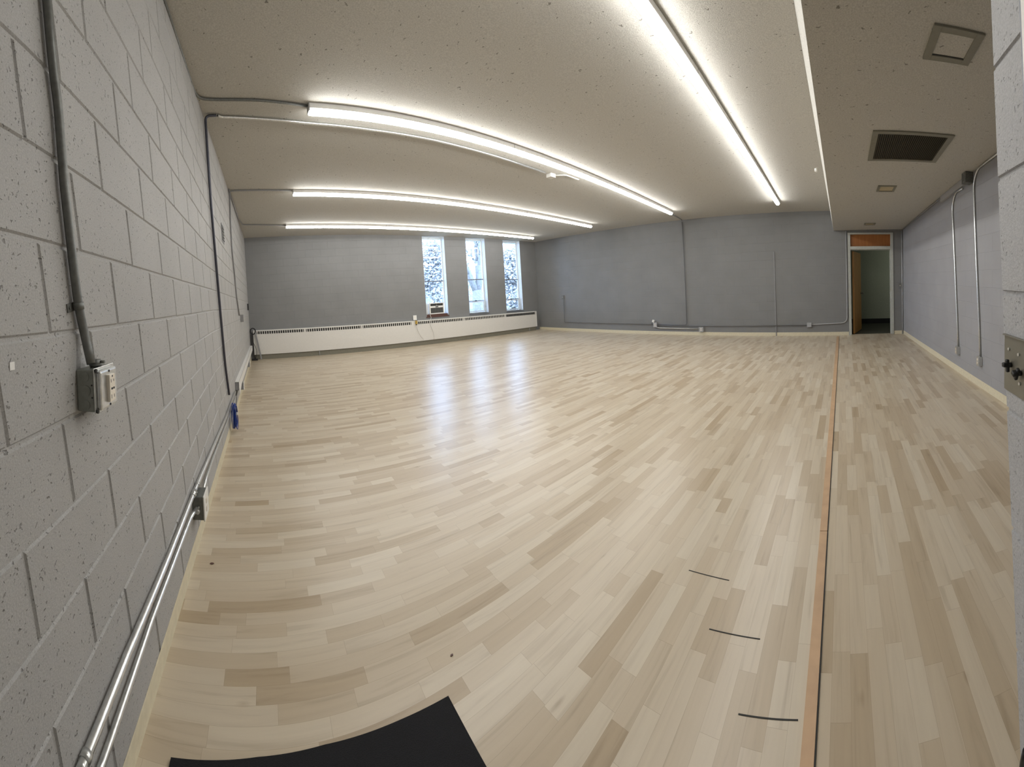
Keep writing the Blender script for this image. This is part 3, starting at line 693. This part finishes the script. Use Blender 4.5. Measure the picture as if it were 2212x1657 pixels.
for gi, (p, q) in enumerate(gr):
    n = max(8, int((q-p)/0.058)); lo, hi = T_(0.103), T_(0.026)     # one comb of upright fins on a thin rail
    poly = [(p, lo(p)), (q, lo(q))]
    for i in reversed(range(n)):
        x = p + (i + 0.5)*(q-p)/n; xa, xb = x + 0.009, x - 0.009
        poly += [(xa, lo(xa) + 0.003), (xa, hi(xa)), (xb, hi(xb)), (xb, lo(xb) + 0.003)]
    poly.append((p, lo(p) + 0.003)); poly.insert(2, (q, lo(q) + 0.003))
    m = MB().prism(poly, DP - 0.016, DP - 0.004)
    m.obj('louvre', M_white if gi < 5 else M_slot, hc)
    MB_ = MB(); hx8(MB_, p, q, T_(0.103), T_(0.026), 0.052, DP - 0.028); MB_.obj('grille_backing', M_dark, hc)
m = MB(); hx8(m, 0.02, LH - 0.03, 0.002, 0.132, 0.012, 0.105); m.obj('plinth', M_ventfr, hc)
for x in (1.72, 8.55): MB().cyl((x, 0.0, 0.120), (x, 0.132, 0.120), 0.012).obj('leg', M_ltpaint, hc)
jbox(FW, FW.p(895.5, 688)[0], FW.p(895.5, 687)[1] + 0.01, 0.10, 0.13, 0.035, 'white outlet box on the window wall just above the heater', mat=M_whiteb)
# plug and cords on the heater front
hz = lambda px, py, c=DP+0.012: FW.p(px, py, c)
a, b, c = hz(899, 696); yp = thing('cord_plug', 'ochre plug hanging over the top of the heater', 'plug', at(FW, a, b, 0))
MB().box(-0.032, 0.032, -0.055, 0.045, DP + 0.005, DP + 0.045, 0.010).obj('plug_body', M_yellow, yp)
MB().box(-0.015, 0.012, -0.085, -0.055, DP + 0.010, DP + 0.035, 0.006).obj('strain_relief', M_black, yp)
def cord(pts, r, mat, parent, c=DP + 0.010):
    o = parent.matrix_world.translation; o = FW.I @ o
    L = [FW.p(p[0], p[1], p[2] if len(p) > 2 else c) for p in pts]
    MB().tube([(p[0]-o.x, p[1]-o.y, p[2]-o.z) for p in L], r, 8, 0.08).obj('power_cord', mat, parent)
cord([(899.5, 702), (901, 708), (904, 718), (910, 728), (916, 733.5)], 0.0042, M_white, yp)
cord([(928.5, 679, 0.015), (930.5, 683, 0.03), (931.5, 687, 0.06), (930, 690, 0.172), (929, 697, 0.170), (931, 706), (936, 716), (938, 724), (937.5, 733)], 0.0060, M_white, ac)

# cord tangle, power brick and grey channel at the left end of the heater
ct = thing('power_supply', 'black power brick and looped cords at the left end of the heater', 'power supply', at(FW, 0.06, 0))
m = MB()
for k in range(4):
    N = 20; m.tube([(0.035 + (0.055+0.008*k)*math.cos(2*math.pi*i/N), 0.755 + (0.070+0.006*k)*math.sin(2*math.pi*i/N), DP + 0.020 + 0.007*k) for i in range(N)], 0.0042, 7, 0, True)
m.tube([(0.0, 0.72, DP+0.03), (-0.02, 0.60, DP+0.05), (0.05, 0.42, DP+0.07), (0.11, 0.28, DP+0.08), (0.10, 0.10, DP+0.08), (0.06, 0.03, DP+0.10)], 0.0060, 8, 0.08)
m.obj('looped_cord', M_black, ct)
MB().box(-0.03, 0.13, 0.0, 0.045, DP + 0.08, DP + 0.15, 0.006).obj('power_brick', M_black, ct)
gch = MB().box(-0.018, 0.018, 0, 0.70, -0.006, 0.030, 0.002)
o = gch.obj('metal_channel', M_wallpaint, None, at(FW, 0.285, 0.012, DP + 0.080) @ Matrix.Rotation(math.radians(10), 4, 'Z') @ Matrix.Rotation(math.radians(-4), 4, 'X'))
tag(o, 'loose grey metal channel leaning against the left end of the heater', 'metal channel')

# ------------------------------------------------------------------ far grey wall services
G = lambda px, py, c=0.0: FG.p(px, py, c)
a1_, b1_ = G(1417, 703)[:2]; a2_, b2_ = G(1516.5, 716)[:2]; a3_, b3_ = G(1748.5, 698)[:2]; a0_, b0_ = G(1217, 642)[:2]
b1_ += 0.02; b2_ = 0.155; M_farshade = simple('shade_darkened_far_conduit', (0.175, 0.175, 0.178), 0.4)  # conduit grey lowered to stand in for shading on the pipes
conduit(FG, [(1217, 645), ('w', a0_+0.004, b1_+0.03), ('w', a1_ - 0.05, b1_ + 0.012)], 0.0095, 'painted conduit from the small wall box along the left part of the far grey wall', M_farshade, 0.012, c=0.026)
conduit(FG, [(1473.3, 479), (1476, 540), (1480, 620), ('w', G(1483.5, 690)[0], b1_ + 0.10), ('w', G(1483.5, 690)[0] - 0.01, b1_ + 0.012), ('w', a1_ + 0.05, b1_ + 0.014)], 0.0115,
        'conduit dropping from the ceiling down the middle of the far grey wall', M_farshade, 0.12, c=0.026)
conduit(FG, [('w', a1_ + 0.05, b1_ - 0.016), ('w', a3_ - 0.05, b1_ - 0.004)], 0.0095, 'long painted conduit low across the far grey wall between two boxes', M_farshade, 0, c=0.026)
conduit(FG, [('w', a1_ + 0.01, b1_ - 0.06), ('w', a1_ + 0.13, b2_ + 0.018), ('w', a2_ - 0.05, b2_ + 0.006)], 0.0110, 'short bright conduit from the centre box down to the lowest box on the far wall', M_galv, 0.04, c=0.026)
ax = 0.085
conduit(FG, [('w', a3_ + 0.05, b1_ + 0.010), ('w', ax - 0.01, b1_ + 0.04), ('w', ax - 0.004, 1.0), ('w', ax - 0.004, 2.44)], 0.0110, 'light conduit beside the door frame curving along to the right wall box', M_ltpaint, 0.14, c=0.022)
jbox(FG, a1_, b1_, 0.11, 0.13, 0.05, 'centre outlet box where four conduits meet on the far grey wall')
jbox(FG, a2_, b2_, 0.115, 0.115, 0.055, 'lowest outlet box just above the baseboard of the far grey wall')
jbox(FG, a3_, b1_ + 0.004, 0.105, 0.10, 0.05, 'outlet box on the far grey wall between the wire channel and the door', face='screws')
jbox(FG, a0_, b0_, 0.085, 0.12, 0.035, 'small brownish switch box on the left of the far grey wall', mat=M_wallpaint, plate=M_slot, face='switch')
a, b = G(1413, 693.5)[:2]
s_ = thing('plug_adapter', 'small white power adapter plugged in above the centre box', 'adapter', at(FG, a, b))
MB().box(-0.032, 0.032, -0.035, 0.035, 0.012, 0.06, 0.006, Matrix.Rotation(math.radians(-18), 4, 'Z')).obj('adapter_body', M_whiteb, s_)
MB().tube([(-0.02, -0.03, 0.03), (-0.06, -0.055, 0.035), (-0.05, -0.10, 0.03), (0.0, -0.10, 0.04)], 0.006, 8, 0.03).obj('cord', M_black, s_)
P0, P1 = G(1669, 545), G(1680, 724)
tag(MB().box(-0.011, 0.011, 0.0, P0[1] - 0.002, 0.0045, 0.016, 0.003).obj('wire_channel', M_wallpaint, None, at(FG, (P0[0]+P1[0])/2, 0.001)), 'narrow vertical painted wire channel rising from the floor on the far grey wall', 'wire channel')
conduit(FC, [(1452, 464, 0.02), (1464, 470, 0.02), (1473, 475.5, 0.02)], 0.0105, 'short conduit from the second strip light to the far grey wall', M_wallpaint, 0.02)
a, b = G(1944, 617)[:2]
jbox(FG, 1.335, b, 0.075, 0.12, 0.03, 'dark light switch plate in the corner right of the door', 'light switch', mat=M_slot, plate=M_slot, name='light_switch', face='switch')
# corner pipe
tag(MB().cyl((0, 0, 0.0), (0, 0, 2.44), 0.016, 14).obj('conduit_pipe', M_ltpaint, None, Matrix.Translation((xg(-1.4) - 0.022, yn(9.1) + 0.022, 0.002))), 'vertical painted pipe in the corner right of the door', 'pipe')

# ------------------------------------------------------------------ near wall services
N = lambda px, py, c=0.014: FN.p(px, py, c)
def zsN(a, d=0.016):
    x = -a; return zs(x, yn(x) + 0.02) - d
A1 = N(2058, 425)[0]; A2 = N(2104, 372)[0]
x1b = N(2070, 748); x2b = N(2117.5, 770)
conduit(FN, [('w', N(2080, 396)[0], zsN(N(2080, 396)[0], 0.12)), ('w', A1 + 0.10, zsN(A1, 0.10)), (2057, 445), (2062, 560), (2068, 700), ('w', x1b[0], x1b[1])], 0.0115,
        'left of two bare conduits dropping down the right hand wall', M_galv, 0.10)
conduit(FN, [('w', A2 + 1.7, zsN(A2 + 1.7)), ('w', A2 + 0.10, zsN(A2)), (2103, 395), (2108, 540), (2115, 700), ('w', x2b[0], x2b[1])], 0.0115,
        'right of two bare conduits dropping down the right hand wall', M_galv, 0.10)
jbox(FN, x1b[0] - 0.0, x1b[1] - 0.055, 0.075, 0.11, 0.045, 'outlet box at the foot of the left bare conduit on the right hand wall', mat=M_galv, plate=M_galv)
jbox(FN, x2b[0] - 0.0, x2b[1] - 0.055, 0.075, 0.11, 0.045, 'outlet box at the foot of the right bare conduit on the right hand wall', mat=M_galv, plate=M_galv)
ab = N(2086, 383)[0]
jbox(FN, ab + 0.16, zsN(ab + 0.16, 0.068), 0.13, 0.13, 0.10, 'large dark pull box under the lowered ceiling on the right hand wall', mat=M_galvd, plate=M_galvd, face='screws')
A0 = N(2034, 424)[0]
m = MB(); za = zsN(A0, 0.004); ab += 0.14; zb_ = zsN(ab - 0.03, 0.004)
m.hexa([(0, za-0.09, 0.001), (ab-0.04-A0, zb_-0.09, 0.001), (ab-0.04-A0, zb_, 0.001), (0, za, 0.001), (0, za-0.09, 0.035), (ab-0.04-A0, zb_-0.09, 0.035), (ab-0.04-A0, zb_, 0.035), (0, za, 0.035)])
tag(m.obj('wire_trough', M_ltpaint, None, at(FN, A0, 0)), 'flat grey wire trough along the top of the right hand wall', 'wire trough')
xs = [A0 - 0.02, A0 - 1.2, -9.02]
o = MB().tube([(0, zsN(xs[0]), 0.016), (xs[1]-xs[0], zsN(xs[1]), 0.016), (xs[2]-xs[0], zsN(xs[2]), 0.016)], 0.0125, 12).obj('conduit_pipe', M_wallpaint, None, at(FN, xs[0], 0))
tag(o, 'thin conduit tucked under the lowered ceiling along the right hand wall to the corner', 'pipe')

# ------------------------------------------------------------------ fittings in the lowered ceiling
def quad_on(F, pxs):
    L = [F.p(px, py) for px, py in pxs]; a0, a1 = min(p[0] for p in L), max(p[0] for p in L); b0, b1 = min(p[1] for p in L), max(p[1] for p in L)
    ca, cb = sum(p[0] for p in L)/4, sum(p[1] for p in L)/4
    wa = (abs(L[2][0]-L[1][0]) + abs(L[3][0]-L[0][0]))/2; wb = (abs(L[1][1]-L[0][1]) + abs(L[2][1]-L[3][1]))/2
    return ca, cb, wa/2, wb/2
def ring(w, h, t, c0, c1, bev=0.002):
    m = MB(); m.box(-w, w, h-t, h, c0, c1, bev).box(-w, w, -h, -h+t, c0, c1, bev).box(-w, -w+t, -h+t, h-t, c0, c1, bev).box(w-t, w, -h+t, h-t, c0, c1, bev); return m
ca, cb, w, h = quad_on(FS, [(2015, 53), (2129, 67), (2095, 136), (1993, 127)])
t = thing('access_hatch', 'square grey framed hatch in the lowered ceiling nearest the camera', 'ceiling hatch', at(FS, ca, cb))
ring(w, h, 0.048, 0.001, 0.014).obj('hatch_frame', M_ventfr, t)
MB().box(-w+0.048, w-0.048, -h+0.048, h-0.048, 0.001, 0.006, 0.001).obj('hatch_panel', M_ceil, t)
MB().box(w-0.056, w-0.049, -h+0.05, h-0.05, 0.006, 0.008).obj('gap_line', M_dark, t)
ca, cb, w, h = quad_on(FS, [(1884, 286), (2064, 286), (2026, 346), (1874, 349)])
t = thing('air_grille', 'large rectangular air grille with dark louvres in the lowered ceiling', 'air vent', at(FS, ca, cb))
ring(w, h, 0.055, 0.001, 0.014).obj('grille_frame', M_ventfr, t)
MB().box(-w+0.05, w-0.05, -h+0.05, h-0.05, 0.0006, 0.0012).obj('duct_opening', M_dark, t)
m = MB(); nl = 34
for i in range(nl):
    y = -h + 0.058 + (i+0.5)*(2*h-0.116)/nl
    m.box(-w+0.052, w-0.052, -0.0012, 0.0012, -0.008, 0.008, 0, Matrix.Translation((0, y, 0.0095)) @ Matrix.Rotation(0.6, 4, 'X'))
m.obj('louvre', M_ventbar, t)
for i, (q, lab) in enumerate((([(1896, 402), (1938, 399), (1932, 412), (1893, 414)], 'small recessed ceiling light beyond the large air grille'), ([(1868, 482), (1892, 481), (1890, 485), (1865, 486)], 'small recessed ceiling light nearest the door'))):
    ca, cb, w, h = quad_on(FS, q)
    t = thing('recessed_light', lab, 'ceiling light', at(FS, ca, cb))
    ring(w, h, 0.035, 0.001, 0.012).obj('trim_frame', M_ventfr, t)
    MB().box(-w+0.034, w-0.034, -h+0.034, h-0.034, 0.001, 0.005, 0.001).obj('lens', simple('yellowed_lens_%d' % i, (0.50, 0.42, 0.26), 0.4), t)
a, b, c = FC.p(1787, 400); 
tag(MB().cyl((0, 0, 0), (0, 0, 0.03), 0.03, 14, 0.022).obj('ceiling_sensor', M_whiteb, None, Matrix.Translation((5.5, YS + 0.152, 2.80)) @ Matrix.Rotation(math.radians(-90), 4, 'X')), 'tiny white sensor on the upright edge of the lowered ceiling', 'sensor')

# ------------------------------------------------------------------ things on the floor
g_ = 'tan floor strips'
for (xa, xb, lab) in ((0.62, 2.322, 'near length of the tan strip laid along the wood floor'), (2.326, 8.95, 'far length of the tan strip running to the far grey wall')):
    f = lambda x: 0.1475 + 0.0045*(x-2.3); w = 0.038; dw = 0.02 if xb > 5 else 0.0
    m = MB(); m.hexa([(0, f(xa)-w, 0.0005), (xb-xa, f(xb)-w-dw, 0.0005), (xb-xa, f(xb), 0.0005), (0, f(xa), 0.0005), (0, f(xa)-w, 0.005), (xb-xa, f(xb)-w-dw, 0.005), (xb-xa, f(xb), 0.005), (0, f(xa), 0.005)])
    o = m.obj('floor_strip', M_tape, None, Matrix.Translation((xa, 0, 0))); tag(o, lab, 'floor strip', g_)
    m = MB(); m.hexa([(0, f(xa)-w-0.005, 0.0005), (xb-xa, f(xb)-w-dw-0.005, 0.0005), (xb-xa, f(xb)-w-dw-0.001, 0.0005), (0, f(xa)-w-0.001, 0.0005), (0, f(xa)-w-0.005, 0.004), (xb-xa, f(xb)-w-dw-0.005, 0.004), (xb-xa, f(xb)-w-dw-0.001, 0.004), (0, f(xa)-w-0.001, 0.004)])
    m.obj('dark_edge', M_dark, o)
for i, (p, q, lab) in enumerate((((1488, 1232), (1575, 1254), 'farthest of the three short dark tape lines on the floor'), ((1532, 1359), (1642, 1381), 'middle of the three short dark tape lines on the floor'), ((1595, 1543), (1724, 1556), 'nearest of the three short dark tape lines on the floor'))):
    A, B = Vector(FF.p(*p)), Vector(FF.p(*q)); d = B - A; L = d.length
    M = Matrix.Translation(A) @ Matrix.Rotation(math.atan2(d.y, d.x), 4, 'Z')
    tag(MB().box(0, L, -0.0022, 0.0022, 0.0003, 0.0010).obj('tape_line', M_brownw if False else M_dark, None, M), lab, 'tape line', 'short dark tape lines')
m = MB()
pts = [(0.102, 0.30), (0.970, 0.30), (0.966, 1.098), (0.80, 1.108), (0.56, 1.118), (0.36, 1.112), (0.103, 1.088)]
m.prism([(x-0.53, y-0.30) for x, y in pts], 0.0008, 0.008)
tag(m.obj('floor_mat', M_matb, None, Matrix.Translation((0.53, 0.30, 0))), 'black carpet mat on the floor at the bottom of the picture', 'mat')
for (px, py), s, lab in (((458, 1218), 0.011, 'small brown chip on the floor near the left wall'), ((976, 1416), 0.006, 'tiny dark speck on the open wood floor')):
    a, b, c = FF.p(px, py); m = MB(); n = 9
    m.prism([(s*math.cos(6.283*i/n)*(1 + 0.25*math.sin(3*i)), 0.6*s*math.sin(6.283*i/n)) for i in range(n)], 0.0004, 0.003)
    tag(m.obj('debris_chip', M_brownw, None, Matrix.Translation((a, b, 0))), lab, 'debris')
a, b, c = FJ.p(2206, 1640, 0.01)
tag(MB().tube([(0, 0, 0.0), (0.003, 0.05, 0.006), (0.012, 0.09, 0.004)], 0.004, 8, 0.03).obj('black_wire', M_black, None, at(FJ, a, b - 0.06, 0.006)), 'short black wire on the doorway pier at the bottom right corner', 'wire')

# plate with thumb-turns on the pier
P4 = [FJ.p(2165, 722), FJ.p(2172, 833)]
pc = (P4[0][1] + P4[1][1])/2; ph = (P4[0][1] - P4[1][1])/2 + 0.004
pe = -(xe(pc) - 0.008)                                           # plate starts at the pier edge, local u runs towards -x
t = thing('latch_plate', 'dull steel plate with two black thumb latches on the doorway pier', 'metal plate', at(FJ, pe, pc))
MB().box(0.0, 0.145, -ph, ph, 0.0008, 0.0035, 0.0008).box(0.0, 0.145, ph-0.002, ph, 0.0035, 0.0075, 0.0005).obj('plate', M_steelp, t)
def turn(px, py, tilt):
    p = FJ.p(px, py, 0.004); x, y = p[0] - pe, p[1] - pc
    k = MB(); k.cyl((x, y, 0.0035), (x, y, 0.010), 0.0045, 14); k.box(-0.004, 0.004, -0.012, 0.010, 0.008, 0.014, 0.002, Matrix.Translation((x, y, 0)) @ Matrix.Rotation(tilt, 4, 'Z'))
    k.box(-0.005, 0.005, -0.003, 0.005, 0.010, 0.020, 0.002, Matrix.Translation((x, y, 0)) @ Matrix.Rotation(tilt, 4, 'Z'))
    k.obj('thumb_latch', M_black, t)
turn(2184, 788, 0.1); turn(2205, 806, -0.5)
for px, py in ((2180, 754), (2203, 829), (2201, 766)):
    p = FJ.p(px, py, 0.004); MB().cyl((p[0]-pe, p[1]-pc, 0.0035), (p[0]-pe, p[1]-pc, 0.006), 0.0026, 12).obj('screw', M_galv, t)

# ------------------------------------------------------------------ outside the windows
M_bark = simple('grey_bark', (0.21, 0.19, 0.17), 0.9, 0, 0.25, 12, 0.5)
M_leaf = simple('overexposed_foliage', (0.56, 0.53, 0.51), 0.8, 0, 0.4, 5)  # leaf colour lifted to stand in for overexposed daylight
M_lawn = simple('lawn', (0.20, 0.21, 0.17), 0.95, 0, 0.3, 2)
M_siding = simple('pale_siding', (0.42, 0.40, 0.42), 0.8)
M_roof = simple('grey_shingle_roof', (0.33, 0.31, 0.34), 0.9)
struct(MB().box(-60, 90, 10.4, 120, -0.9, -0.7).obj('ground_outside', M_lawn))
def leaves(t, n, c, rad, rnd, s0=0.06, s1=0.13, clumps=40):
    cl = [Vector((rnd.gauss(0, 0.5)*rad[0], rnd.gauss(0, 0.5)*rad[1], rnd.gauss(0, 0.5)*rad[2])) + Vector(c) for _ in range(clumps)]
    l = MB()
    for _ in range(n):
        q = rnd.choice(cl) + Vector((rnd.gauss(0, 1), rnd.gauss(0, 1), rnd.gauss(0, 1)))*0.34
        if q.z < 0.15: continue
        s = rnd.uniform(s0, s1); a = Vector((rnd.gauss(0, 1), rnd.gauss(0, 1), rnd.gauss(0, 1))).normalized(); b = a.orthogonal().normalized()
        vs = [l.bm.verts.new(q + a*s), l.bm.verts.new(q + b*s*0.6), l.bm.verts.new(q - a*s), l.bm.verts.new(q - b*s*0.6)]; l.bm.faces.new(vs)
    l.obj('foliage', M_leaf, t)
def tree(x, y, label, r, trunk_h, limbs, n, c, rad, seed, clumps=40):
    rnd = random.Random(seed); t = thing('broadleaf_tree', label, 'tree', Matrix.Translation((x, y, -0.7)), 'trees outside the windows')
    m = MB()
    def limb(p, d, r, L, dep):
        q = p + d*L; mid = (p+q)/2 + Vector((rnd.uniform(-1, 1), rnd.uniform(-1, 1), 0))*L*0.05
        m.tube([p, mid, q], r*0.9, 8)
        if dep == 0: return
        for _ in range(3 if dep > 1 else 2):
            nd_ = (d + Vector((rnd.uniform(-1, 1), rnd.uniform(-1, 1), rnd.uniform(-0.15, 0.6)))*0.6).normalized()
            limb(p.lerp(q, rnd.uniform(0.6, 1.0)), nd_, r*0.52, L*rnd.uniform(0.6, 0.85), dep-1)
    top = Vector((0, 0, trunk_h)); m.cyl((0, 0, 0), top, r*1.15, 12, r*0.85)
    for (ax, L, k) in limbs:
        limb(top - Vector((0, 0, 0.25)), Vector((math.sin(ax), rnd.uniform(-0.2, 0.2), math.cos(ax))).normalized(), r*k, L, 3)
    m.obj('trunk', M_bark, t); leaves(t, n, c, rad, rnd, clumps=clumps)
tree(11.9, 23.0, 'leafy tree with bright gaps seen through the leftmost window', 0.15, 1.6, ((-0.3, 1.8, 0.6), (0.35, 2.0, 0.6)), 13000, (0, 0, 4.2), (2.0, 1.2, 2.5), 3, 62)
tree(10.62, 15.6, 'large bare forked tree seen through the middle window', 0.30, 2.3, ((-0.42, 1.5, 0.62), (0.05, 1.7, 0.6), (0.45, 1.5, 0.62)), 200, (0, 0, 4.2), (1.2, 1.0, 0.9), 12, 20)
tree(18.7, 23.0, 'dense tree filling the view through the rightmost window', 0.25, 1.6, ((-0.3, 1.8, 0.6), (0.3, 2.0, 0.6)), 30000, (0, 0, 3.8), (1.7, 1.0, 2.5), 5, 90)
tree(24.5, 41.0, 'distant tree standing well behind the bare forked tree', 0.26, 3.0, ((-0.3, 2.6, 0.6), (0.3, 2.8, 0.6)), 9000, (0, 0, 4.2), (3.5, 2.0, 2.2), 8, 60)
b = thing('house', 'pale house with a grey roof far beyond the windows', 'house', Matrix.Translation((30, 50, -0.7)))
MB().box(-9, 9, -4, 4, 0, 2.6).obj('wall', M_siding, b)
MB().hexa([(-9.5, -4.6, 2.6), (9.5, -4.6, 2.6), (9.5, 4.6, 2.6), (-9.5, 4.6, 2.6), (-9.5, -0.1, 4.1), (9.5, -0.1, 4.1), (9.5, 0.1, 4.1), (-9.5, 0.1, 4.1)]).obj('roof', M_roof, b)
m = MB()
for x in (-6, -2, 3, 7):
    MB().box(x-0.5, x+0.5, -4.05, -4.0, 0.9, 2.0).obj('window', M_mull, b)
